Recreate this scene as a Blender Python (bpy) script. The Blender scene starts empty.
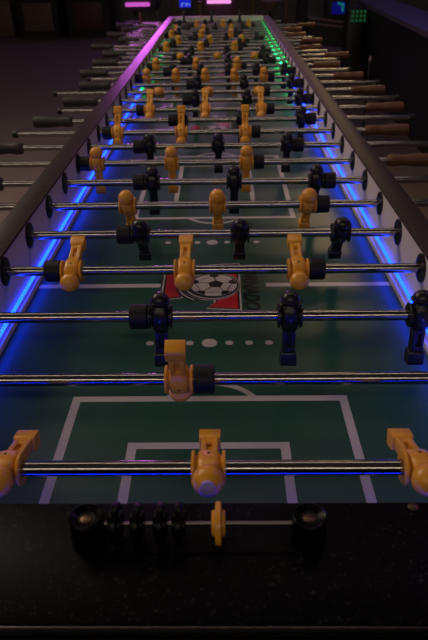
import bpy, bmesh, math, random
from mathutils import Vector, Matrix
random.seed(7)
sc = bpy.context.scene
col = sc.collection
ZT = 0.90                     # height of the rod axes above the floor
R = math.radians

# ------------------------------------------------------------------ view
sc.view_settings.view_transform = 'Standard'
sc.view_settings.look = 'None'
sc.view_settings.gamma = 1
sc.view_settings.exposure = 0
sc.view_settings.use_curve_mapping = False

CAM = Vector((0.01779, -0.44907, 0.44623 + ZT))
AR = Vector((0.99986, 0.00915, -0.01418))
AU = Vector((0.00740, 0.51717, 0.85585))
AF = Vector((-0.01516, 0.85583, -0.51703))
FPX = 607.26


def at(x, y, Y):
    """the place where the line of sight through a pixel crosses the upright plane at depth Y"""
    d = AF + AR * ((x - 214) / FPX) + AU * ((320 - y) / FPX)
    return CAM + d * ((Y - CAM.y) / d.y)


def on_floor(x, y, z=0.0):
    d = AF + AR * ((x - 214) / FPX) + AU * ((320 - y) / FPX)
    return CAM + d * ((z - CAM.z) / d.z)


# ------------------------------------------------------------------ materials
def mat(name, color, rough=0.5, metal=0.0, spec=0.5, noise=None, bump=None, coat=0.0):
    m = bpy.data.materials.new(name)
    m.use_nodes = True
    nt = m.node_tree
    b = nt.nodes['Principled BSDF']
    b.inputs['Base Color'].default_value = (*color, 1)
    b.inputs['Roughness'].default_value = rough
    b.inputs['Metallic'].default_value = metal
    b.inputs['Specular IOR Level'].default_value = spec
    b.inputs['Coat Weight'].default_value = coat
    b.inputs['Coat Roughness'].default_value = 0.15
    tc = nt.nodes.new('ShaderNodeTexCoord')
    if noise:
        scale, c2, lo, hi = noise
        n = nt.nodes.new('ShaderNodeTexNoise')
        n.inputs['Scale'].default_value = scale
        n.inputs['Detail'].default_value = 4
        r = nt.nodes.new('ShaderNodeValToRGB')
        r.color_ramp.elements[0].position = lo
        r.color_ramp.elements[1].position = hi
        r.color_ramp.elements[0].color = (*color, 1)
        r.color_ramp.elements[1].color = (*c2, 1)
        nt.links.new(tc.outputs['Object'], n.inputs['Vector'])
        nt.links.new(n.outputs['Fac'], r.inputs['Fac'])
        nt.links.new(r.outputs['Color'], b.inputs['Base Color'])
    if bump:
        n2 = nt.nodes.new('ShaderNodeTexNoise')
        n2.inputs['Scale'].default_value = bump[0]
        bp = nt.nodes.new('ShaderNodeBump')
        bp.inputs['Strength'].default_value = bump[1]
        bp.inputs['Distance'].default_value = 0.002
        nt.links.new(tc.outputs['Object'], n2.inputs['Vector'])
        nt.links.new(n2.outputs['Fac'], bp.inputs['Height'])
        nt.links.new(bp.outputs['Normal'], b.inputs['Normal'])
    return m


def emit(name, color, strength, ripple=None):
    m = bpy.data.materials.new(name)
    m.use_nodes = True
    nt = m.node_tree
    nt.nodes.remove(nt.nodes['Principled BSDF'])
    e = nt.nodes.new('ShaderNodeEmission')
    e.inputs['Color'].default_value = (*color, 1)
    e.inputs['Strength'].default_value = strength
    nt.links.new(e.outputs[0], nt.nodes['Material Output'].inputs['Surface'])
    if ripple:                       # the single diodes along the tape
        tc = nt.nodes.new('ShaderNodeTexCoord')
        w = nt.nodes.new('ShaderNodeTexWave')
        w.bands_direction = 'Y'
        w.inputs['Scale'].default_value = ripple
        mr = nt.nodes.new('ShaderNodeMapRange')
        mr.inputs['To Min'].default_value = strength * 0.75
        mr.inputs['To Max'].default_value = strength * 1.25
        nt.links.new(tc.outputs['Object'], w.inputs['Vector'])
        nt.links.new(w.outputs['Fac'], mr.inputs['Value'])
        nt.links.new(mr.outputs['Result'], e.inputs['Strength'])
    return m


M = {}
M['yellow'] = mat('yellow plastic', (0.70, 0.315, 0.026), 0.33, noise=(60, (0.62, 0.27, 0.022), 0.35, 0.75))
M['black_plastic'] = mat('black plastic', (0.007, 0.007, 0.009), 0.34, spec=0.4)
M['post'] = mat('black counter plastic', (0.0016, 0.0016, 0.002), 0.30, spec=0.12)
M['rubber'] = mat('black rubber', (0.004, 0.004, 0.006), 0.55, spec=0.3)
M['grip'] = mat('black rubber grip', (0.012, 0.011, 0.012), 0.6, bump=(300, 0.3))
M['wood'] = mat('varnished wood', (0.13, 0.052, 0.018), 0.45, noise=(18, (0.085, 0.034, 0.012), 0.35, 0.7))
M['steel'] = mat('polished steel', (0.31, 0.295, 0.29), 0.14, 1.0)
M['chrome'] = mat('small chrome', (0.22, 0.2, 0.2), 0.3, 1.0)
M['brass'] = mat('dull brass', (0.12, 0.075, 0.05), 0.4, 1.0)
M['hole'] = mat('dark hole', (0.03, 0.012, 0.004), 0.8)
M['lavender'] = mat('lavender glint', (0.36, 0.28, 0.95), 0.4)  # colour of the reflection painted on one player's head
M['laminate'] = mat('grey laminate', (0.66, 0.60, 0.58), 0.42, noise=(9, (0.60, 0.54, 0.53), 0.4, 0.7))
M['rail'] = mat('dark rail cap', (0.034, 0.024, 0.024), 0.45, spec=0.22, noise=(40, (0.027, 0.019, 0.019), 0.4, 0.7))
M['cabinet'] = mat('black cabinet', (0.012, 0.011, 0.012), 0.5)
M['granite'] = mat('black speckled laminate', (0.0022, 0.0020, 0.0026), 0.42, spec=0.06, noise=(300, (0.030, 0.024, 0.030), 0.60, 0.74))
M['edge'] = mat('metal edge strip', (0.12, 0.11, 0.11), 0.3, 1.0)
M['field'] = mat('green playfield', (0.011, 0.066, 0.042), 0.33, spec=0.45, noise=(5, (0.010, 0.058, 0.036), 0.35, 0.7))
M['white'] = mat('white print', (0.46, 0.42, 0.39), 0.30)
M['red'] = mat('red print', (0.42, 0.012, 0.02), 0.30)
M['ink'] = mat('black print', (0.0025, 0.003, 0.005), 0.40, spec=0.3)
M['blue_led'] = emit('blue led', (0.004, 0.034, 1.0), 10.5, 32)
M['blue_led_end'] = emit('blue led end', (0.004, 0.020, 1.0), 22.0)
M['green_led'] = emit('green led', (0.004, 1.0, 0.20), 13.0, 32)
M['green_led_weak'] = emit('weak green led', (0.004, 1.0, 0.16), 2.5, 32)
M['floor'] = mat('dark floor', (0.20, 0.16, 0.145), 0.55, noise=(3, (0.16, 0.128, 0.118), 0.35, 0.75))
M['dark_wall'] = mat('dark wall', (0.22, 0.18, 0.20), 0.8, noise=(4, (0.18, 0.15, 0.17), 0.4, 0.7))
M['brown_wall'] = mat('brown wall', (0.07, 0.045, 0.035), 0.8, noise=(4, (0.05, 0.032, 0.026), 0.4, 0.7))
M['arcade'] = mat('black arcade body', (0.014, 0.013, 0.014), 0.5)
M['coin_door'] = mat('brown coin door', (0.20, 0.13, 0.09), 0.5)
M['red_paint'] = mat('red control panel', (0.20, 0.02, 0.04), 0.5, noise=(30, (0.10, 0.05, 0.05), 0.4, 0.6))
M['ochre'] = mat('ochre post', (0.34, 0.17, 0.03), 0.5)
M['brown'] = mat('brown post', (0.14, 0.08, 0.045), 0.5)
M['beige'] = mat('beige shade', (0.30, 0.22, 0.18), 0.6)
M['mauve'] = mat('mauve metal', (0.20, 0.13, 0.13), 0.4)
M['screen_blue'] = emit('blue screen', (0.02, 0.03, 0.9), 0.55)
M['screen_dim'] = emit('dim blue screen', (0.02, 0.02, 0.6), 0.16)
M['screen_pale'] = emit('pale lettering', (0.25, 0.35, 1.0), 0.7)
M['neon'] = emit('magenta neon', (0.75, 0.12, 0.70), 0.8)
M['neon2'] = emit('bright magenta neon', (1.0, 0.35, 0.85), 1.0)
M['teal'] = emit('teal glow', (0.01, 0.30, 0.33), 0.35)
M['dimgreen'] = emit('dim green glow', (0.02, 0.14, 0.05), 0.35)
M['violet'] = mat('violet cap', (0.10, 0.075, 0.13), 0.5)


# ------------------------------------------------------------------ mesh helpers
def link(name, me, parent=None, loc=None):
    o = bpy.data.objects.new(name, me)
    col.objects.link(o)
    if parent:
        o.parent = parent
    if loc is not None:
        o.location = loc
    return o


def empty(name, loc):
    o = bpy.data.objects.new(name, None)
    o.empty_display_size = 0.05
    o.location = loc
    col.objects.link(o)
    return o


def tag(o, label, cat, group=None, kind=None):
    o['label'] = label
    if cat:
        o['category'] = cat
    if group:
        o['group'] = group
    if kind:
        o['kind'] = kind
    return o


def mesh_of(bm, name, mats, smooth=None):
    bmesh.ops.recalc_face_normals(bm, faces=bm.faces)
    me = bpy.data.meshes.new(name)
    if smooth is not None:
        lim = R(smooth)
        for f in bm.faces:
            f.smooth = True
        for e in bm.edges:
            if len(e.link_faces) == 2 and e.calc_face_angle(0) > lim:
                e.smooth = False
    bm.to_mesh(me)
    bm.free()
    for m in (mats if isinstance(mats, (list, tuple)) else [mats]):
        me.materials.append(m)
    return me


def box(bm, x0, x1, y0, y1, z0, z1, bev=0.0, seg=2, mi=0):
    t = bmesh.new()
    bmesh.ops.create_cube(t, size=1)
    for v in t.verts:
        v.co = Vector(((x0 + x1) / 2 + v.co.x * (x1 - x0), (y0 + y1) / 2 + v.co.y * (y1 - y0), (z0 + z1) / 2 + v.co.z * (z1 - z0)))
    if bev:
        bmesh.ops.bevel(t, geom=t.edges[:], offset=bev, segments=seg, profile=0.5, affect='EDGES')
    merge(bm, t, mi)


def merge(bm, t, mi=0, mtx=None):
    vm = {}
    for v in t.verts:
        vm[v] = bm.verts.new(mtx @ v.co if mtx else v.co)
    for f in t.faces:
        try:
            g = bm.faces.new([vm[v] for v in f.verts])
            g.material_index = mi
        except ValueError:
            pass
    t.free()


def lathe(bm, prof, axis='Z', n=24, c=(0, 0, 0), mi=0, caps=True):
    """prof: (distance along the axis, radius)"""
    c = Vector(c)
    rings = []
    for a, r in prof:
        ring = []
        for k in range(n):
            t = 2 * math.pi * k / n
            u, v = r * math.cos(t), r * math.sin(t)
            p = {'X': (a, u, v), 'Y': (u, a, v), 'Z': (u, v, a)}[axis]
            ring.append(bm.verts.new(c + Vector(p)))
        rings.append(ring)
    for i in range(len(rings) - 1):
        for k in range(n):
            f = bm.faces.new((rings[i][k], rings[i][(k + 1) % n], rings[i + 1][(k + 1) % n], rings[i + 1][k]))
            f.material_index = mi
    if caps:
        for rg in (rings[0], rings[-1]):
            f = bm.faces.new(rg)
            f.material_index = mi


def tube(bm, prof, axis, n, c, mi=0):
    """closed profile turned round an axis (a ring with a hole)"""
    lathe(bm, prof + [prof[0]], axis, n, c, mi, caps=False)
    bmesh.ops.remove_doubles(bm, verts=bm.verts, dist=1e-6)


def part(name, mats, parent, fn, smooth=40, loc=None):
    bm = bmesh.new()
    fn(bm)
    return link(name, mesh_of(bm, name, mats, smooth), parent, loc)


# ------------------------------------------------------------------ THE TABLE
N = 32
S = 0.15
W = 0.343                   # half the width between the walls
XO = 0.386                  # outside of the rails
Y0, Y1 = -0.0645, 31 * S + 0.075
ZF = -0.100                 # playfield under the rod axes
ZR = 0.032                  # rail top
LEDGE_Z = 0.022
table = empty('foosball_table', (0, 0, 0))
tag(table, 'very long green foosball table with blue and green lit walls and thirty-two rods across', 'foosball table')


def Z(z):
    return ZT + z


# side panels with a real bore for each rod
for sg in (-1, 1):
    bm = bmesh.new()
    xa, xb = sorted((sg * W, sg * (XO - 0.002)))
    z0, z1, zm = Z(-0.16), Z(0.0265), ZT
    h, n = 0.0115, 16
    # one strip of wall per rod: a square with a round hole, inner and outer face, plus the bore
    edges_y = [Y0 - 0.12] + [S * (k + 0.5) for k in range(N - 1)] + [Y1 + 0.04]
    for k in range(N):
        yc = S * k
        ya, yb = edges_y[k], edges_y[k + 1]
        rim = []
        for X in (xa, xb):
            ring = [bm.verts.new((X, yc + h * math.cos(2 * math.pi * (j + 0.5) / n), zm + h * math.sin(2 * math.pi * (j + 0.5) / n))) for j in range(n)]
            outer = []
            for j in range(n):
                t = 2 * math.pi * (j + 0.5) / n
                cy, cz = math.cos(t), math.sin(t)
                q = max(abs(cy), abs(cz))
                cy, cz = cy / q, cz / q
                outer.append(bm.verts.new((X, yc + (cy * (yb - yc) if cy > 0 else cy * (yc - ya)), zm + (cz * (z1 - zm) if cz > 0 else cz * (zm - z0)))))
            for j in range(n):
                bm.faces.new((ring[j], ring[(j + 1) % n], outer[(j + 1) % n], outer[j]))
            # the four square corners
            for (cy, cz) in ((yb, z1), (ya, z1), (ya, z0), (yb, z0)):
                cv = bm.verts.new((X, cy, cz))
                a = [v for v in outer if abs(v.co.y - cy) < 1e-6]
                b = [v for v in outer if abs(v.co.z - cz) < 1e-6]
                va = min(a, key=lambda v: abs(v.co.z - cz))
                vb = min(b, key=lambda v: abs(v.co.y - cy))
                if va is not vb:
                    bm.faces.new((va, cv, vb))
            rim.append(ring)
        for j in range(n):
            bm.faces.new((rim[0][j], rim[0][(j + 1) % n], rim[1][(j + 1) % n], rim[1][j]))
    ya, yb = edges_y[0], edges_y[-1]
    for quad in (((xa, ya, z1), (xb, ya, z1), (xb, yb, z1), (xa, yb, z1)), ((xa, ya, z0), (xb, ya, z0), (xb, yb, z0), (xa, yb, z0)),
                 ((xa, ya, z0), (xb, ya, z0), (xb, ya, z1), (xa, ya, z1)), ((xa, yb, z0), (xb, yb, z0), (xb, yb, z1), (xa, yb, z1))):
        bm.faces.new([bm.verts.new(q) for q in quad])
    link('side_panel', mesh_of(bm, 'side_panel', M['laminate']), table)
    part('rail_cap', M['rail'], table, lambda b: box(b, *sorted((sg * (W - 0.003), sg * XO)), Y0 - 0.12, Y1 + 0.04, Z(0.0265), Z(ZR), 0.002))
    # light tape low on the inner wall: blue near, green far
    zl = Z(-0.068 if sg > 0 else -0.073)
    for nm, mt, ya, yb, lab in (('led_strip', 'blue_led', Y0 + 0.01, 2.40, 'blue light strip'), ('led_strip', 'green_led' if sg > 0 else 'green_led_weak', 2.40, Y1 - 0.01, 'green light strip')):
        def led(b):
            xi, xj = sorted((sg * (W - 0.0005), sg * (W - 0.0048)))
            box(b, xi, xj, ya, yb, zl - 0.0020, zl + 0.0025, 0)
            xi, xj = sorted((sg * W, sg * (W - 0.0005)))
            box(b, xi, xj, ya, yb, zl - 0.005, zl + 0.005, 0, mi=1)
        o = part(nm, [M[mt], M['white']], table, led, None)
        o['label'] = lab
    # low ledge where wall and playfield meet
    part('corner_moulding', M['laminate'], table, lambda b: box(b, *sorted((sg * W, sg * (W - 0.005))), Y0, Y1, Z(ZF), Z(ZF + 0.012), 0.0015))


def bearing(sg):
    bm = bmesh.new()
    x = sg * W
    d = -sg                                        # towards the pitch
    hole = 0.0086
    tube(bm, [(x, hole), (x, 0.0240), (x + d * 0.0025, 0.0240), (x + d * 0.0035, 0.0215), (x + d * 0.0048, 0.0150), (x + d * 0.0048, hole)], 'X', 28, (0, 0, 0))
    xo = sg * XO
    tube(bm, [(x, hole), (x, 0.0112), (xo, 0.0112), (xo, hole)], 'X', 20, (0, 0, 0))
    tube(bm, [(xo, hole), (xo, 0.0200), (xo - d * 0.010, 0.0200), (xo - d * 0.016, 0.0140), (xo - d * 0.016, hole)], 'X', 12, (0, 0, 0))
    return mesh_of(bm, 'rod_bearing', M['black_plastic'], 35)


BEAR = {sg: bearing(sg) for sg in (-1, 1)}
for k in range(N):
    for sg in (-1, 1):
        link('rod_bearing', BEAR[sg], table, (0, k * S, ZT))


# ---- playfield with its printed markings
def strip(bm, x0, x1, y0, y1, z, mi):
    vs = [bm.verts.new((x, y, z)) for x, y in ((x0, y0), (x1, y0), (x1, y1), (x0, y1))]
    f = bm.faces.new(vs)
    f.material_index = mi


def poly(bm, pts, z, mi):
    f = bm.faces.new([bm.verts.new((x, y, z)) for x, y in pts])
    f.material_index = mi


def disc(bm, x, y, r, z, mi, n=20):
    poly(bm, [(x + r * math.cos(2 * math.pi * k / n), y + r * math.sin(2 * math.pi * k / n)) for k in range(n)], z, mi)


def arc(bm, x, y, r0, r1, a0, a1, z, mi, n=24):
    for k in range(n):
        a, b = a0 + (a1 - a0) * k / n, a0 + (a1 - a0) * (k + 1) / n
        poly(bm, [(x + r * math.cos(t), y + r * math.sin(t)) for r, t in ((r0, a), (r1, a), (r1, b), (r0, b))], z, mi)


PER = 1.21
C0 = 0.584
OX = -0.0025
zf = Z(ZF)
p1 = zf + 0.0004
bm = bmesh.new()
box(bm, -W, W, Y0, Y1, zf - 0.018, zf, mi=0)
for q in range(4):
    yc = C0 + q * PER
    strip(bm, -W + 0.006, -0.102, yc - 0.0075, yc + 0.0075, p1, 1)
    strip(bm, 0.100, W - 0.006, yc - 0.0075, yc + 0.0075, p1, 1)
    for s in (-1, 1):
        g = yc + s * PER / 2                        # goal line
        lim = Y1 - 0.001
        def Yc(v):
            return min(v, lim)
        f1 = g - s * 0.252                          # front of the penalty box
        f2 = g - s * 0.155
        for xs, f in ((0.1905, f1), (0.0990, f2)):
            for sx in (-1, 1):
                ya, yb = sorted((f, g))
                strip(bm, OX + sx * xs - 0.006, OX + sx * xs + 0.006, Yc(ya), Yc(yb), p1, 1)
            ya, yb = sorted((f, f - s * 0.012))
            strip(bm, OX - xs - 0.006, OX + xs + 0.006, Yc(ya), Yc(yb), p1, 1)
        ca = f1 + s * 0.039 - s * 0.006
        half = math.acos(0.039 / 0.074)
        mid = math.pi / 2 if s < 0 else -math.pi / 2
        arc(bm, 0, ca, 0.0695, 0.0785, mid - half, mid + half, p1 + 0.0001, 1)
        for j in range(-3, 4):
            disc(bm, -0.005 + j * 0.0325, yc + s * 0.202, 0.0125 if j == 0 else 0.0065, p1, 1)
link('playfield', mesh_of(bm, 'playfield', [M['field'], M['white']]), table)


def text_mesh(body, size):
    cu = bpy.data.curves.new('lettering', 'FONT')
    cu.body = body
    cu.size = size
    cu.shear = 0.25
    cu.offset = size * 0.045
    cu.align_x = 'CENTER'
    o = bpy.data.objects.new('lettering', cu)
    col.objects.link(o)
    dg = bpy.context.evaluated_depsgraph_get()
    me = bpy.data.meshes.new_from_object(o.evaluated_get(dg))
    bpy.data.objects.remove(o)
    b = bmesh.new()
    b.from_mesh(me)
    return b


def logo():
    b = bmesh.new()
    z = 0.0
    # big slab letter T lying on its side, white keyline under red
    def T(grow, zz, mi):
        g = grow
        pts = [(-0.092 - g, -0.052 - g), (-0.062 + g, -0.044 - g), (-0.068 + g, -0.026 - g), (0.004 - g, -0.030 - g), (0.008 - g, -0.062 - g), (-0.006 - g, -0.084 - g),
               (0.045 + g, -0.090 - g), (0.045 + g, 0.090 + g), (-0.006 - g, 0.084 + g), (0.008 - g, 0.062 + g), (0.004 - g, 0.030 + g), (-0.068 + g, 0.026 + g),
               (-0.062 + g, 0.044 + g), (-0.092 - g, 0.052 + g)]
        poly(b, pts, zz, mi)
    T(0.0065, z, 1)
    T(0.0035, z + 0.0001, 3)
    T(0.0, z + 0.0002, 2)
    # whirl under the ball
    for k, (r0, r1, mi) in enumerate(((0.0, 0.0555, 1), (0.0, 0.0535, 3), (0.0, 0.0505, 1), (0.0, 0.0480, 3))):
        n = 40
        poly(b, [(-0.002 + r1 * 1.05 * math.cos(2 * math.pi * j / n) - 0.004 * (3 - k) / 3, r1 * math.sin(2 * math.pi * j / n) * (1.0 if math.sin(2 * math.pi * j / n) > 0 else 1.08)) for j in range(n)], z + 0.0003 + 0.00008 * k, mi)
    for a0, a1, r in ((3.0, 4.3, 0.0575), (3.2, 4.15, 0.0660)):
        arc(b, 0.0, 0.0, r, r + 0.0032, a0, a1, z + 0.00032, 1)
        arc(b, 0.0, 0.0, r + 0.0032, r + 0.0070, a0, a1, z + 0.00032, 3)
    # football
    r = 0.0445
    zb = z + 0.0007
    disc(b, 0, 0, r, zb, 1, 40)
    zb += 0.0001
    def pent(cx, cy, s, rot):
        poly(b, [(cx + s * math.cos(rot + 2 * math.pi * j / 5), cy + s * math.sin(rot + 2 * math.pi * j / 5)) for j in range(5)], zb, 3)
    pent(0.004, 0.003, 0.0160, 0.3)
    for j in range(5):
        t = 0.3 + 2 * math.pi * j / 5
        c, s_ = math.cos(t), math.sin(t)
        # seam
        nx, ny = -s_ * 0.0009, c * 0.0009
        poly(b, [(0.004 + 0.012 * c + nx, 0.003 + 0.012 * s_ + ny), (0.004 + 0.012 * c - nx, 0.003 + 0.012 * s_ - ny), (0.031 * c - nx, 0.031 * s_ - ny), (0.031 * c + nx, 0.031 * s_ + ny)], zb, 3)
        # patch cut by the outline
        poly(b, [(r * math.cos(t + d) * q, r * math.sin(t + d) * q) for d, q in ((-0.26, 0.985), (0, 0.985), (0.26, 0.985), (0.2, 0.78), (0, 0.66), (-0.2, 0.78))], zb, 3)
        t2 = t + math.pi / 5
        poly(b, [(r * math.cos(t + 0.24) * 0.8, r * math.sin(t + 0.24) * 0.8), (r * math.cos(t2) * 0.7 + 0.001, r * math.sin(t2) * 0.7), (r * math.cos(t2) * 0.7 - 0.001, r * math.sin(t2) * 0.7 + 0.0015), (r * math.cos(t + 0.2) * 0.78, r * math.sin(t + 0.2) * 0.78)], zb, 3)
        for sgn in (1,):
            t3 = t + 2 * math.pi / 5
            poly(b, [(r * math.cos(t3 - 0.24) * 0.8, r * math.sin(t3 - 0.24) * 0.8), (r * math.cos(t2) * 0.7 + 0.001, r * math.sin(t2) * 0.7), (r * math.cos(t2) * 0.7 - 0.001, r * math.sin(t2) * 0.7 + 0.0015), (r * math.cos(t3 - 0.2) * 0.78, r * math.sin(t3 - 0.2) * 0.78)], zb, 3)
    # lettering beside it, read from the left-hand wall
    t = text_mesh('TORNADO', 0.040)
    xs = [v.co.x for v in t.verts]
    k = 0.186 / (max(xs) - min(xs))
    merge(b, t, 3, Matrix.Translation((0.057, 0, z + 0.0003)) @ Matrix.Rotation(-math.pi / 2, 4, 'Z') @ Matrix.Diagonal((k, 1.0, 1, 1)))
    me = bpy.data.meshes.new('field_logo')
    b.to_mesh(me)
    b.free()
    for m in (M['field'], M['white'], M['red'], M['ink']):
        me.materials.append(m)
    return me


LOGO = logo()
for q in range(4):
    o = link('field_logo', LOGO, table, (0, C0 + q * PER, p1))
    if q == 0:
        o['label'] = 'red, white and black football logo with lettering printed on the pitch'

# ---- ends
part('end_ledge', [M['granite'], M['edge']], table, lambda b: (box(b, -XO, XO, -0.1815, Y0 - 0.0005, Z(LEDGE_Z - 0.02), Z(LEDGE_Z), 0.002), box(b, -XO, XO, -0.1842, -0.1820, Z(LEDGE_Z - 0.016), Z(LEDGE_Z - 0.001), 0.0008, mi=1)))
part('end_panel', M['granite'], table, lambda b: box(b, -W + 0.0005, W - 0.0005, Y0 - 0.02, Y0 - 0.001, Z(-0.16), Z(LEDGE_Z - 0.0205)))
nl = part('led_strip', [M['blue_led_end'], M['white']], table, lambda b: (box(b, -W + 0.01, W - 0.01, Y0 - 0.0005, Y0 + 0.0025, Z(-0.0715), Z(-0.0665)), box(b, -W + 0.01, W - 0.01, Y0 - 0.0009, Y0 - 0.0005, Z(-0.074), Z(-0.064), mi=1)), None)
nl['label'] = 'blue light strip under the end ledge'
part('front_panel', M['cabinet'], table, lambda b: box(b, -XO, XO, -0.200, -0.1845, Z(-0.30), Z(LEDGE_Z - 0.012), 0.002))
part('end_panel', M['laminate'], table, lambda b: box(b, -W + 0.0005, W - 0.0005, Y1, Y1 + 0.04, Z(-0.16), Z(0.0265)))
part('rail_cap', M['laminate'], table, lambda b: box(b, -W + 0.0035, W - 0.0035, Y1 - 0.003, Y1 + 0.05, Z(0.0266), Z(ZR), 0.002))
part('cabinet_base', M['cabinet'], table, lambda b: box(b, -XO + 0.004, XO - 0.004, -0.184, Y1 + 0.04, Z(-0.34), Z(-0.161), 0.004))
for yl in (-0.10, 1.55, 3.15, 4.68):
    for sg in (-1, 1):
        part('leg', M['cabinet'], table, lambda b: box(b, sg * 0.31 - 0.045, sg * 0.31 + 0.045, yl - 0.045, yl + 0.045, 0.0, Z(-0.341), 0.006))


def screw_mesh():
    b = bmesh.new()
    lathe(b, [(0, 0.0048), (0.0006, 0.0048), (0.0012, 0.0036)], 'Z', 16)
    return mesh_of(b, 'screw', M['brass'], 30)


SCREW = screw_mesh()
link('screw', SCREW, table, tuple(on_floor(413, 507, Z(LEDGE_Z))))

# ------------------------------------------------------------------ SCORE COUNTER on the ledge
rack = empty('score_rack', (0, -0.106, Z(LEDGE_Z)))
tag(rack, 'black two-post score counter with a steel wire, mounted on the black end ledge', 'score counter')
XP = (-0.0965, 0.0875)
PH = 0.030
for xp in XP:
    def post(b):
        lathe(b, [(0.0, 0.0150), (PH - 0.004, 0.0145), (PH - 0.0012, 0.0142), (PH, 0.0128), (PH - 0.001, 0.0112), (PH - 0.004, 0.0075), (PH - 0.0045, 0.004)], 'Z', 32)
    p = part('post', M['post'], rack, post, 30, (xp, 0, 0))
    link('screw', SCREW, p, (0, 0, PH - 0.0045))
ZW = 0.0205
part('wire', M['chrome'], rack, lambda b: lathe(b, [(XP[0] + 0.012, 0.0017), (XP[1] - 0.012, 0.0017)], 'X', 12, (0, 0, ZW)))


def bead(mt):
    b = bmesh.new()
    tube(b, [(-0.0056, 0.0019), (-0.0056, 0.0095), (-0.0048, 0.0104), (-0.0028, 0.0108), (-0.0026, 0.0162), (-0.0017, 0.0176), (0.0017, 0.0176), (0.0026, 0.0162),
             (0.0028, 0.0108), (0.0048, 0.0104), (0.0056, 0.0095), (0.0056, 0.0019)], 'X', 32, (0, 0, 0))
    return mesh_of(b, 'score_bead', mt, 35)


BK, YB = bead(M['post']), bead(M['yellow'])
BL = ['black score bead beside the left post of the counter', 'black score bead second from the left post of the counter',
      'black score bead third from the left post of the counter', 'black score bead fourth from the left post, nearest the yellow bead']
for i, px in enumerate((116, 137.5, 160.5, 179)):
    x = at(px, 523, -0.106).x
    tag(link('score_bead', BK, None, (x, -0.106, Z(LEDGE_Z + ZW))), BL[i], 'score bead', 'score beads on the counter wire')
tag(link('score_bead', YB, None, (at(218.5, 524, -0.106).x, -0.106, Z(LEDGE_Z + ZW))), 'yellow score bead alone on the wire, right of the black beads', 'score bead', 'score beads on the counter wire')


# ------------------------------------------------------------------ FIGURES
def ring_loft(bm, secs, n=20):
    """secs: (z, half width x, half depth y, squareness)"""
    rings = []
    for z, hx, hy, e in secs:
        ring = []
        for k in range(n):
            t = 2 * math.pi * (k + 0.5) / n
            c, s = math.cos(t), math.sin(t)
            ring.append(bm.verts.new((hx * math.copysign(abs(c) ** e, c), hy * math.copysign(abs(s) ** e, s), z)))
        rings.append(ring)
    for i in range(len(rings) - 1):
        for k in range(n):
            bm.faces.new((rings[i][k], rings[i][(k + 1) % n], rings[i + 1][(k + 1) % n], rings[i + 1][k]))
    bm.faces.new(rings[0])
    bm.faces.new(rings[-1])


def body_bm(bm):
    ring_loft(bm, [(-0.0220, 0.0090, 0.0085, 0.45), (-0.0170, 0.0115, 0.0120, 0.45), (-0.0100, 0.0125, 0.0150, 0.5), (0.0, 0.0128, 0.0160, 0.55), (0.0100, 0.0125, 0.0150, 0.5), (0.0150, 0.0115, 0.0125, 0.6), (0.0190, 0.0105, 0.0105, 0.8)])
    # leg with a long slot right through it
    for sx in (-1, 1):
        box(bm, *sorted((sx * 0.0030, sx * 0.0092)), -0.0075, 0.0075, -0.0600, -0.0180, 0.0016)
    box(bm, -0.0090, 0.0090, -0.0070, 0.0070, -0.0620, -0.0475, 0.0016)
    box(bm, -0.0090, 0.0090, -0.0070, 0.0070, -0.0275, -0.0150, 0.0016)
    box(bm, -0.0040, 0.0040, -0.0020, 0.0020, -0.0500, -0.0250)


def head_bm(bm, cap):
    if cap:
        prof = [(0.0170, 0.0100), (0.0200, 0.0122), (0.0225, 0.0128), (0.0230, 0.0158), (0.0245, 0.0162), (0.0250, 0.0136)]
    else:
        prof = [(0.0170, 0.0110), (0.0200, 0.0138), (0.0240, 0.0150), (0.0245, 0.0156), (0.0275, 0.0158)]
    zc, r = prof[-1]
    for k in range(1, 8):
        t = math.pi / 2 * k / 8
        prof.append((zc + r * 0.95 * math.sin(t), r * math.cos(t)))
    lathe(bm, prof, 'Z', 24)
    # nose
    for sy in (-1,):
        lathe(bm, [(-0.002, 0.0022), (0.0, 0.0024), (0.002, 0.0012)], 'Z', 8, (0, sy * (r - 0.0012), 0.0225))


def foot_bm(bm):
    t = bmesh.new()
    vs = []
    for z, hx, hy in ((-0.0780, 0.0118, 0.0085), (-0.0735, 0.0120, 0.0100), (-0.0595, 0.0118, 0.0095), (-0.0560, 0.0112, 0.0080)):
        vs.append([t.verts.new((sx * hx, sy * hy, z)) for sx, sy in ((-1, -1), (1, -1), (1, 1), (-1, 1))])
    for i in range(3):
        for k in range(4):
            t.faces.new((vs[i][k], vs[i][(k + 1) % 4], vs[i + 1][(k + 1) % 4], vs[i + 1][k]))
    t.faces.new(vs[0])
    t.faces.new(vs[3])
    bmesh.ops.bevel(t, geom=t.edges[:], offset=0.0011, segments=2, profile=0.5, affect='EDGES')
    merge(bm, t)


def plate_bm(bm, sx):
    tube(bm, [(sx * 0.0138, 0.0085), (sx * 0.0138, 0.0168), (sx * 0.0145, 0.0176), (sx * 0.0165, 0.0176), (sx * 0.0172, 0.0168), (sx * 0.0172, 0.0085)], 'X', 28, (0, 0, 0))
    lathe(bm, [(sx * 0.0120, 0.0125), (sx * 0.0150, 0.0125)], 'X', 20)


def hole_bm(bm):
    for sy in (-1, 1):
        lathe(bm, [(sy * 0.0145, 0.0016), (sy * 0.01635, 0.0016)], 'Y', 10, (0, 0, -0.001))


def mk(fn, name, mt, smooth=40):
    b = bmesh.new()
    fn(b)
    return mesh_of(b, name, mt, smooth)


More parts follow.
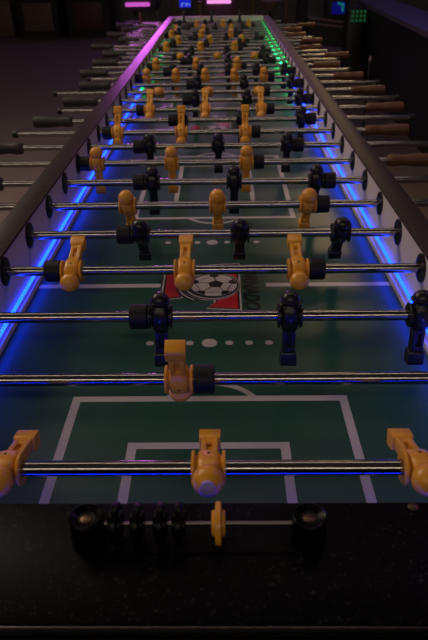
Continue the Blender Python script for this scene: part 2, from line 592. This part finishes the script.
FIG = {}
for key, mt, pin in (('yellow', M['yellow'], M['hole']), ('black', M['black_plastic'], M['chrome'])):
    cap = key == 'black'
    f = {'body': mk(body_bm, 'player_figure', mt), 'head': mk(lambda b: head_bm(b, cap), 'head', mt), 'foot': mk(foot_bm, 'foot', mt),
         'plate_l': mk(lambda b: plate_bm(b, -1), 'side_plate', mt), 'plate_r': mk(lambda b: plate_bm(b, 1), 'side_plate', mt), 'screw': mk(hole_bm, 'screw', pin)}

    def whole(b):
        body_bm(b); head_bm(b, cap); foot_bm(b)
        plate_bm(b, -1); plate_bm(b, 1)
    f['whole'] = mk(whole, 'player_figure', mt)
    FIG[key] = f


def bumper_bm(b):
    tube(b, [(-0.0125, 0.0082), (-0.0125, 0.0168), (-0.0112, 0.0180), (0.0112, 0.0180), (0.0125, 0.0168), (0.0125, 0.0082)], 'X', 24, (0, 0, 0))


BUMP = mk(bumper_bm, 'bumper', M['rubber'])


def handle_prof(L, fat):
    # from the inner end outwards
    return [(0.0, 0.0105 * fat), (0.003, 0.0140 * fat), (0.016, 0.0152 * fat), (0.026, 0.0140 * fat), (0.040, 0.0128 * fat), (0.056, 0.0140 * fat), (0.072, 0.0158 * fat), (L - 0.010, 0.0166 * fat), (L - 0.002, 0.0158 * fat), (L, 0.0125 * fat)]


LH = 0.124
HB = mk(lambda b: lathe(b, [(-a, r) for a, r in handle_prof(LH, 1.12)], 'X', 16), 'handle', M['grip'], 50)
HW = mk(lambda b: lathe(b, handle_prof(LH, 1.0), 'X', 20), 'handle', M['wood'], 50)
PLUG = mk(lambda b: lathe(b, [(-0.008, 0.0090), (-0.006, 0.0105), (0.006, 0.0105), (0.008, 0.0084)], 'X', 16), 'end_plug', M['rubber'])

shafts = {}


def shaft(x0, x1):
    k = (round(x0, 3), round(x1, 3))
    if k not in shafts:
        shafts[k] = mk(lambda b: lathe(b, [(x0, 0.0068), (x0 + 0.001, 0.0079), (x1 - 0.001, 0.0079), (x1, 0.0068)], 'X', 40), 'shaft', M['steel'])
    return shafts[k]


D3 = (-0.186, 0, 0.186)
D5 = (-0.244, -0.122, 0, 0.122, 0.244)
# rod: (team, shift of the rod, figures, turn of the feet: 0 away from the near end, 90 up, -90 down; bumpers: L R)
ROD = {
    1: ('yellow', 0.002, (-0.206, 0, 0.212), -18, 'LR'), 2: ('yellow', -0.155, (-0.131, 0.1185), 115, 'LR'),
    3: ('black', 0.113, (-0.185, 0, 0.186), -96, 'L'), 4: ('yellow', -0.045, D3, 18, 'LR'), 5: ('black', 0.050, (-0.184, 0, 0.186), -58, 'L'),
    6: ('yellow', 0.008, D3, -58, 'R'), 7: ('black', 0.045, D3, -84, 'LR'), 8: ('yellow', -0.1075, D3, -84, 'LR'),
    9: ('black', 0.008, D3, -78, 'LR'), 10: ('yellow', -0.100, D3, 55, 'LR'), 11: ('black', 0.081, D3, -86, 'LR'),
    12: ('yellow', -0.037, D3, 42, 'LR'), 13: ('black', 0.1085, (-0.185, 0, 0.185), -80, 'LR'), 14: ('yellow', -0.030, D3, -18, 'LR'),
    15: ('black', 0.1075, D3, -84, 'LR'), 16: ('yellow', -0.0495, D5, -75, 'LR'), 17: ('black', 0.0495, D5, -80, 'LR'),
    18: ('yellow', -0.096, D3, -75, 'LR'), 19: ('black', 0.050, D3, -84, 'LR'), 20: ('yellow', -0.001, D3, -20, 'LR'),
    21: ('black', 0.048, D3, -80, 'LR'), 22: ('yellow', -0.095, D3, -78, 'LR'), 23: ('black', -0.065, D3, -82, 'LR'),
    24: ('yellow', -0.048, D3, -70, 'LR'), 25: ('black', 0.047, D3, -86, 'LR'), 26: ('yellow', -0.1075, D3, -76, 'LR'),
    27: ('black', -0.072, D3, -82, 'LR'), 28: ('yellow', -0.099, D3, -84, 'LR'), 29: ('black', -0.024, D3, -85, 'LR'),
    30: ('yellow', 0.03, D3, -80, 'LR'), 31: ('black', -0.10, D3, -60, 'L'), 32: ('black', -0.053, (-0.209, 0, 0.212), 78, ''),
}
WORDS = ['', 'first', 'second', 'third', 'fourth', 'fifth', 'sixth', 'seventh', 'eighth', 'ninth', 'tenth', 'eleventh', 'twelfth', 'thirteenth', 'fourteenth',
         'fifteenth', 'sixteenth', 'seventeenth', 'eighteenth', 'nineteenth', 'twentieth', 'twenty-first', 'twenty-second', 'twenty-third', 'twenty-fourth',
         'twenty-fifth', 'twenty-sixth', 'twenty-seventh', 'twenty-eighth', 'twenty-ninth', 'thirtieth', 'thirty-first', 'thirty-second']
POSE = {'up': 'feet kicked up', 'away': 'feet swung level', 'down': 'standing upright', 'lean': 'leaning with feet back'}
COUNT = {2: 'two', 3: 'three', 5: 'five'}
for n, (team, sh, figs, turn, bumps) in ROD.items():
    root = empty('foosball_rod', (sh, (n - 1) * S, ZT))
    pose = 'up' if turn >= 15 else 'away' if turn > -35 else 'lean' if turn > -65 else 'down'
    where = {1: 'rod nearest the black ledge', 32: 'rod farthest from the black ledge'}.get(n, WORDS[n] + ' rod from the black ledge')
    tag(root, 'steel %s, its %s %s players %s' % (where, COUNT[len(figs)], team, POSE[pose]), 'foosball rod', 'player rods across the table')
    if team == 'black':
        xa, xb = -0.56, 0.525
        link('handle', HB, root, (-0.530, 0, 0))['label'] = 'black rubber handle'
        if n == 9:
            xb = 0.57
        link('end_plug', PLUG, root, (xb + 0.004, 0, 0))
    else:
        xa, xb = (-0.575 if n == 14 else -0.482), 0.56 + 0.076 * (n == 2)
        hx = 0.610 if n == 2 else 0.534
        link('handle', HW, root, (hx, 0, 0))['label'] = 'brown wooden handle'
        link('end_plug', PLUG, root, (xa - 0.004, 0, 0))
    link('shaft', shaft(xa, xb), root)
    F = FIG[team]
    for i, fx in enumerate(figs):
        if n <= 22:
            p = link('player_figure', F['body'], root, (fx, 0, 0))
            for nm, k in (('head', 'head'), ('foot', 'foot'), ('side_plate', 'plate_l'), ('side_plate', 'plate_r'), ('screw', 'screw')):
                link(nm, F[k], p)
        else:
            p = link('player_figure', F['whole'], root, (fx, 0, 0))
        p['label'] = '%s plastic player' % team
        p.rotation_euler = (R(turn + 90), 0, 0)
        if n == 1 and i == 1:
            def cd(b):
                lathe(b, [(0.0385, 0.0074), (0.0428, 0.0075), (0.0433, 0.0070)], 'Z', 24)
            d = part('crown_glint', M['lavender'], p, cd)  # bluish reflection on the head, built as a coloured disc
            d['label'] = 'pale lavender glint on the crown, shaped as a disc'
    if 'L' in bumps:
        link('bumper', BUMP, root, (figs[0] - 0.0310, 0, 0))
    if 'R' in bumps:
        link('bumper', BUMP, root, (figs[-1] + 0.0310, 0, 0))

# ------------------------------------------------------------------ THE ROOM
YB_ = 13.5
def struct(name, mt, fn, lab=None):
    o = part(name, mt, None, fn, None)
    o['kind'] = 'structure'
    return o


struct('floor', M['floor'], lambda b: box(b, -9, 7, -4, YB_ + 0.2, -0.1, 0.0))
struct('wall_back', M['dark_wall'], lambda b: box(b, -9, 7, YB_, YB_ + 0.2, 0.0, 5.2))
struct('wall_left', M['dark_wall'], lambda b: box(b, -9.2, -9, -4, YB_ + 0.2, 0.0, 3.2))
struct('wall_right', M['brown_wall'], lambda b: box(b, 7, 7.2, -4, YB_ + 0.2, 0.0, 3.2))


def hull(bm, prof, x0, x1, mi=0):
    """side outline (y, z) carried from x0 to x1"""
    a = [bm.verts.new((x0, y, z)) for y, z in prof]
    b = [bm.verts.new((x1, y, z)) for y, z in prof]
    n = len(prof)
    for k in range(n):
        f = bm.faces.new((a[k], a[(k + 1) % n], b[(k + 1) % n], b[k]))
        f.material_index = mi
    for q in (a, b):
        f = bm.faces.new(q)
        f.material_index = mi


# arcade cabinets along the far left
def arcade(x0px, x1px, Y, label, door):
    xl, xr = at(x0px, 30, Y).x, at(x1px, 30, Y).x
    w = xr - xl
    root = empty('arcade_cabinet', ((xl + xr) / 2, Y, 0))
    tag(root, label, 'arcade machine', 'arcade machines by the far left wall')
    part('body', M['arcade'], root, lambda b: hull(b, [(0, 0), (0, 0.72), (-0.16, 0.80), (-0.14, 0.86), (0.10, 0.92), (0.22, 1.40), (0.10, 1.46), (0.10, 1.70), (0.70, 1.70), (0.70, 0)], -w / 2, w / 2))
    part('coin_door', door, root, lambda b: box(b, -w * 0.36, w * 0.36, -0.02, 0.0, 0.12, 0.60, 0.006))
    part('control_panel', M['red_paint'], root, lambda b: box(b, -w * 0.44, w * 0.44, -0.185, -0.165, 0.74, 0.86, 0.004))
    part('screen', M['screen_dim'], root, lambda b: hull(b, [(0.100, 0.98), (0.210, 1.38), (0.205, 1.385), (0.095, 0.985)], -w * 0.3, w * 0.3))


ya = on_floor(40, 38).y
arcade(20, 60, ya, 'dark arcade cabinet with brown coin door, farther left of the pair', M['coin_door'])
arcade(70, 110, ya, 'dark arcade cabinet with reddish coin door, right of the pair', mat('red brown coin door', (0.10, 0.045, 0.045), 0.5))
tag(part('equipment_case', M['coin_door'], None, lambda b: box(b, at(0, 30, ya + 0.3).x - 0.3, at(14, 30, ya + 0.3).x, ya + 0.3, ya + 0.9, 0, 0.62, 0.02)), 'low dim brown case at the far left end of the arcade machines', 'case')


def px_box(x0, x1, y0, y1, Y, depth=0.06):
    a, b = at(x0, y1, Y), at(x1, y0, Y)
    return (a.x, b.x, Y, Y + depth, a.z, b.z)


# magenta light bar on a dark console, left
Yn = 5.7
root = empty('light_console', (at(138, 5, Yn).x, Yn, 0))
tag(root, 'dark game console with a magenta light bar along its front, left of the table end', 'game console')
rx = root.location.x
b0 = px_box(126, 150, 2, 6.5, Yn)
part('light_bar', M['neon'], root, lambda b: box(b, b0[0] - rx, b0[1] - rx, -0.05, -0.01, b0[4], b0[5], 0.008))
part('body', M['arcade'], root, lambda b: box(b, b0[0] - rx - 0.05, b0[1] - rx + 0.05, 0.0, 0.6, b0[4] - 0.04, b0[5] + 0.45, 0.01))
for sx in (-1, 1):
    part('leg', M['red_paint'] if sx < 0 else M['arcade'], root, lambda b: box(b, (0.0 if sx < 0 else 0.16), (0.02 if sx < 0 else 0.18), 0.02, 0.06, 0, b0[4] - 0.035))
part('crossbar', M['red_paint'], root, lambda b: box(b, 0.021, 0.159, 0.03, 0.05, b0[4] - 0.20, b0[4] - 0.18))
part('rear_leg', M['arcade'], root, lambda b: box(b, -0.12, -0.08, 0.5, 0.54, 0, b0[4] - 0.035))

# blue screen on its stand beyond the table end
Ys = 5.6
b1 = px_box(177, 193, -6, 12.5, Ys)
root = empty('monitor_stand', ((b1[0] + b1[1]) / 2, Ys, 0))
tag(root, 'black monitor with a glowing blue screen behind the far end of the table', 'monitor')
rx = root.location.x
part('housing', M['arcade'], root, lambda b: box(b, b1[0] - rx, b1[1] - rx, 0, 0.06, b1[4], b1[5], 0.006))
s1 = px_box(179.5, 190.5, -3, 7.5, Ys)
scr = part('screen', M['screen_blue'], root, lambda b: box(b, s1[0] - rx, s1[1] - rx, -0.006, -0.0005, s1[4], s1[5]))
part('squiggle', M['screen_pale'], scr, lambda b: [box(b, s1[0] - rx + w0, s1[0] - rx + w1, -0.009, -0.0065, s1[5] - h1, s1[5] - h0) for w0, w1, h0, h1 in ((0.018, 0.026, 0.045, 0.075), (0.026, 0.044, 0.045, 0.051), (0.052, 0.058, 0.05, 0.07), (0.062, 0.082, 0.047, 0.053), (0.066, 0.072, 0.053, 0.072), (0.088, 0.094, 0.05, 0.07))])
part('pole', M['arcade'], root, lambda b: lathe(b, [(0.03, 0.025), (b1[4], 0.022)], 'Z', 16, (0, 0.03, 0)))
part('base', M['arcade'], root, lambda b: lathe(b, [(0, 0.18), (0.02, 0.18), (0.032, 0.05)], 'Z', 24, (0, 0.03, 0)))

# bright magenta tube on a wall-side console
Yt = 6.6
b2 = px_box(207, 231, -0.5, 3.5, Yt)
root = empty('light_console', ((b2[0] + b2[1]) / 2, Yt, 0))
tag(root, 'dark console with a bright pink-magenta light tube, straight behind the table end', 'game console')
rx = root.location.x
part('light_bar', M['neon2'], root, lambda b: box(b, b2[0] - rx, b2[1] - rx, -0.05, -0.01, b2[4], b2[5], 0.008))
part('body', mat('plum body', (0.05, 0.015, 0.035), 0.6), root, lambda b: box(b, b2[0] - rx - 0.05, b2[1] - rx + 0.08, 0, 0.6, 0, b2[5] + 0.4, 0.01))
tag(part('wooden_cabinet', M['brown'], None, lambda b: box(b, *px_box(198, 204, 2, 14, 8.8, 0.3)[:4], 0, px_box(198, 204, 2, 14, 8.8)[5], 0.008)), 'small orange-brown wooden cabinet left of the pink light tube', 'cabinet')

# posts
def post_obj(x, w, Y, mt, label, h=1.9):
    c = on_floor(x, 60)
    X = at(x, 5, Y).x
    o = part('post', mt, None, lambda b: (box(b, -w / 2, w / 2, -w / 2, w / 2, 0, h, 0.006), box(b, -w / 2 - 0.02, w / 2 + 0.02, -w / 2 - 0.02, w / 2 + 0.02, 0, 0.04, 0.004)), None, (X, Y, 0))
    tag(o, label, 'post', 'posts beyond the table end')


post_obj(175.5, 0.03, 7.3, M['brown'], 'thin brown post left of the blue monitor')
post_obj(252.5, 0.038, 8.0, M['ochre'], 'ochre yellow post just right of the pink light tube')
post_obj(246.5, 0.02, 8.9, M['brown'], 'slim brown post left of the ochre post, standing farther back')
post_obj(286.5, 0.034, 7.6, M['brown'], 'brown post at the far right corner of the table')
tag(part('pillar', mat('plum pillar', (0.028, 0.018, 0.026), 0.7), None, lambda b: box(b, *px_box(297, 308, 0, 20, 7.9, 0.16)[:4], 0, 2.4, 0.01)), 'dark plum pillar right of the brown corner post', 'pillar')
ct = at(270, 11, 7.9)
tag(part('stool', [M['beige'], M['arcade']], None, lambda b: (lathe(b, [(ct.z, 0.045), (ct.z + 0.10, 0.125), (ct.z + 0.115, 0.125)], 'Z', 28, (ct.x, ct.y, 0)), lathe(b, [(0.03, 0.02), (ct.z, 0.02)], 'Z', 12, (ct.x, ct.y, 0), 1), lathe(b, [(0, 0.17), (0.02, 0.17), (0.03, 0.03)], 'Z', 24, (ct.x, ct.y, 0), 1))),
    'pedestal stool with a beige tapered seat behind the far right corner', 'stool')

# pinball machine on the right, seen from the side
Yp = 7.6
pa, pb = at(309, 17, Yp), at(362, 24, Yp)
root = empty('pinball_machine', (pa.x, Yp, 0))
tag(root, 'dark pinball machine with mauve side rails and teal lit backbox, right of the table', 'pinball machine')
L = pb.x - pa.x
dz = pa.z - pb.z
def quad_prism(b, pts, y0, y1, mi=0):
    a = [b.verts.new((x, y0, z)) for x, z in pts]
    c = [b.verts.new((x, y1, z)) for x, z in pts]
    n = len(pts)
    for k in range(n):
        b.faces.new((a[k], a[(k + 1) % n], c[(k + 1) % n], c[k]))
    b.faces.new(a); b.faces.new(c)
part('cabinet', M['arcade'], root, lambda b: quad_prism(b, [(0, pa.z - 0.02), (L, pb.z - 0.02), (L, pb.z - 0.28), (0, pa.z - 0.30)], 0.02, 0.62))
for k, off in enumerate((0.0, -0.055)):
    part('side_rail', M['mauve'], root, lambda b: quad_prism(b, [(0, pa.z + off), (L, pb.z + off + 0.01), (L, pb.z + off - 0.012), (0, pa.z + off - 0.022)], 0.0, 0.02))
for x in (0.05, L - 0.09):
    for y in (0.03, 0.55):
        part('leg', M['arcade'], root, lambda b: box(b, x, x + 0.04, y, y + 0.04, 0, pa.z - 0.28))
g1 = px_box(333, 347, 2, 15, Yp)
part('backbox', M['arcade'], root, lambda b: box(b, g1[0] - pa.x - 0.05, g1[1] - pa.x + 0.05, 0.1, 0.5, pb.z + 0.0, g1[5] + 0.25, 0.01))
gl = part('backglass', M['screen_dim'], root, lambda b: box(b, g1[0] - pa.x, g1[1] - pa.x, 0.08, 0.0995, g1[4], g1[5], 0.02))
t1 = px_box(338, 345.5, 2, 13, Yp)
part('lit_figure', M['teal'], gl, lambda b: quad_prism(b, [(t1[0] - pa.x, t1[5]), (t1[1] - pa.x, t1[5] - 0.02), (t1[1] - pa.x, t1[4]), (t1[0] - pa.x + 0.05, t1[4] + 0.02), (t1[0] - pa.x + 0.05, t1[5] - 0.04), (t1[0] - pa.x, t1[5] - 0.03)], 0.074, 0.0795))
g2 = px_box(351, 361, 13, 22, Yp - 0.4)
root = empty('jukebox', ((g2[0] + g2[1]) / 2, Yp - 0.4, 0))
tag(root, 'dark cabinet with a dim green lit grille in front of the pinball machine', 'game console')
rx = root.location.x
part('body', M['arcade'], root, lambda b: box(b, g2[0] - rx - 0.03, g2[1] - rx + 0.03, 0, 0.3, 0, g2[5] + 0.06, 0.01))
part('grille', M['dimgreen'], root, lambda b: [box(b, g2[0] - rx + i * 0.045, g2[0] - rx + i * 0.045 + 0.028, -0.004, -0.0005, g2[4] + j * 0.045, g2[4] + j * 0.045 + 0.03) for i in range(4) for j in range(3)])

# counter on the right with a violet top cap, running towards the camera
c0, c1 = at(362, 3, 7.2), at(430, 33, 4.4)
hz = (c0.z + c1.z) / 2
c0, c1 = on_floor(360, 1, hz), on_floor(432, 34, hz)
root = empty('bar_counter', (0, 0, 0))
tag(root, 'long dark counter with a violet top edge along the right side of the room', 'counter')
d = (c1 - c0).normalized()
c0, c1 = c0 - d * 0.2, c1 + d * 2.0
nrm = Vector((-d.y, d.x, 0)).normalized()
if nrm.x < 0:
    nrm = -nrm
def slab(b, w0, w1, z0, z1):
    ps = [c0 + nrm * w0, c1 + nrm * w0, c1 + nrm * w1, c0 + nrm * w1]
    lo = [b.verts.new((p.x, p.y, z0)) for p in ps]
    hi = [b.verts.new((p.x, p.y, z1)) for p in ps]
    for k in range(4):
        b.faces.new((lo[k], lo[(k + 1) % 4], hi[(k + 1) % 4], hi[k]))
    b.faces.new(lo); b.faces.new(hi)
part('front_panel', M['arcade'], root, lambda b: slab(b, 0.06, 0.10, 0.0, hz - 0.04), None)
part('counter_top', M['violet'], root, lambda b: slab(b, 0.0, 0.42, hz - 0.039, hz), None)

# slim pole with a pale tip beyond the right-hand handles
sp = at(370.5, 58, 3.6)
tag(part('floor_pole', [M['arcade'], M['mauve']], None, lambda b: (lathe(b, [(0.02, 0.007), (sp.z - 0.02, 0.007)], 'Z', 12, (sp.x, sp.y, 0)), lathe(b, [(0, 0.11), (0.012, 0.11), (0.02, 0.02)], 'Z', 24, (sp.x, sp.y, 0)), lathe(b, [(sp.z - 0.02, 0.008), (sp.z, 0.011), (sp.z + 0.012, 0.004)], 'Z', 12, (sp.x, sp.y, 0), 1))),
    'slim dark floor pole with a pale tip beyond the right-hand wooden handles', 'pole')

# ------------------------------------------------------------------ LIGHT
def area(name, loc, target, sx, sy, power, color, spread=math.pi):
    l = bpy.data.lights.new(name, 'AREA')
    l.shape = 'RECTANGLE'
    l.size, l.size_y = sx, sy
    l.energy = power
    l.color = color
    l.spread = spread
    o = bpy.data.objects.new(name, l)
    o.location = loc
    o.rotation_euler = (Vector(target) - Vector(loc)).to_track_quat('-Z', 'Y').to_euler()
    col.objects.link(o)
    return o


area('ceiling_lamp_behind', (-0.8, -3.0, 3.1), (-0.2, 1.0, 0.9), 5.0, 0.26, 29, (1.0, 0.80, 0.60))
area('ceiling_lamp_over', (-0.4, 1.4, 3.1), (-0.4, 1.4, 0.9), 3.0, 0.25, 8, (1.0, 0.80, 0.62))
area('ceiling_lamp_side', (-2.6, 1.2, 2.7), (0.35, 1.0, 0.9), 0.9, 0.4, 12, (1.0, 0.74, 0.66))
area('ceiling_lamp_left', (-2.4, 2.4, 3.1), (-1.9, 2.0, 0.0), 0.8, 0.8, 38, (1.0, 0.80, 0.60))
area('neon_wash', (-0.75, 5.6, 1.25), (-0.42, 3.7, 0.9), 0.5, 0.08, 2.2, (0.85, 0.14, 1.0), R(80))
area('ceiling_lamp_far_right', (1.1, 5.4, 3.0), (0.37, 3.6, 0.9), 0.5, 0.5, 2.6, (1.0, 0.66, 0.30), R(60))
area('violet_wash', (2.4, 1.6, 3.0), (0.9, 1.2, 0.3), 0.6, 0.6, 6, (0.55, 0.16, 1.0))
area('blue_spot', (2.3, 7.6, 2.4), (2.0, 7.0, 0.9), 0.3, 0.3, 2.0, (0.15, 0.12, 1.0))

area('added_wall_wash', (-0.6, 11.0, 3.4), (-0.3, 13.5, 4.0), 3.0, 0.2, 120, (0.75, 0.40, 1.0), R(75))  # added unseen purple lamp; field and rods mirror the lit back wall

w = bpy.data.worlds.new('World')
sc.world = w
w.use_nodes = True
w.node_tree.nodes['Background'].inputs[0].default_value = (1.0, 0.84, 0.84, 1)
w.node_tree.nodes['Background'].inputs[1].default_value = 0.030

# ------------------------------------------------------------------ CAMERA
cam = bpy.data.cameras.new('Camera')
co = bpy.data.objects.new('Camera', cam)
col.objects.link(co)
m = Matrix.Identity(4)
for i in range(3):
    m[i][0], m[i][1], m[i][2], m[i][3] = AR[i], AU[i], -AF[i], CAM[i]
co.matrix_world = m
cam.sensor_width = 36
cam.sensor_fit = 'AUTO'
cam.lens = FPX / 640 * 36
cam.clip_start = 0.02
cam.clip_end = 60
cam.dof.use_dof = True
cam.dof.focus_distance = 0.95
cam.dof.aperture_fstop = 11
sc.camera = co
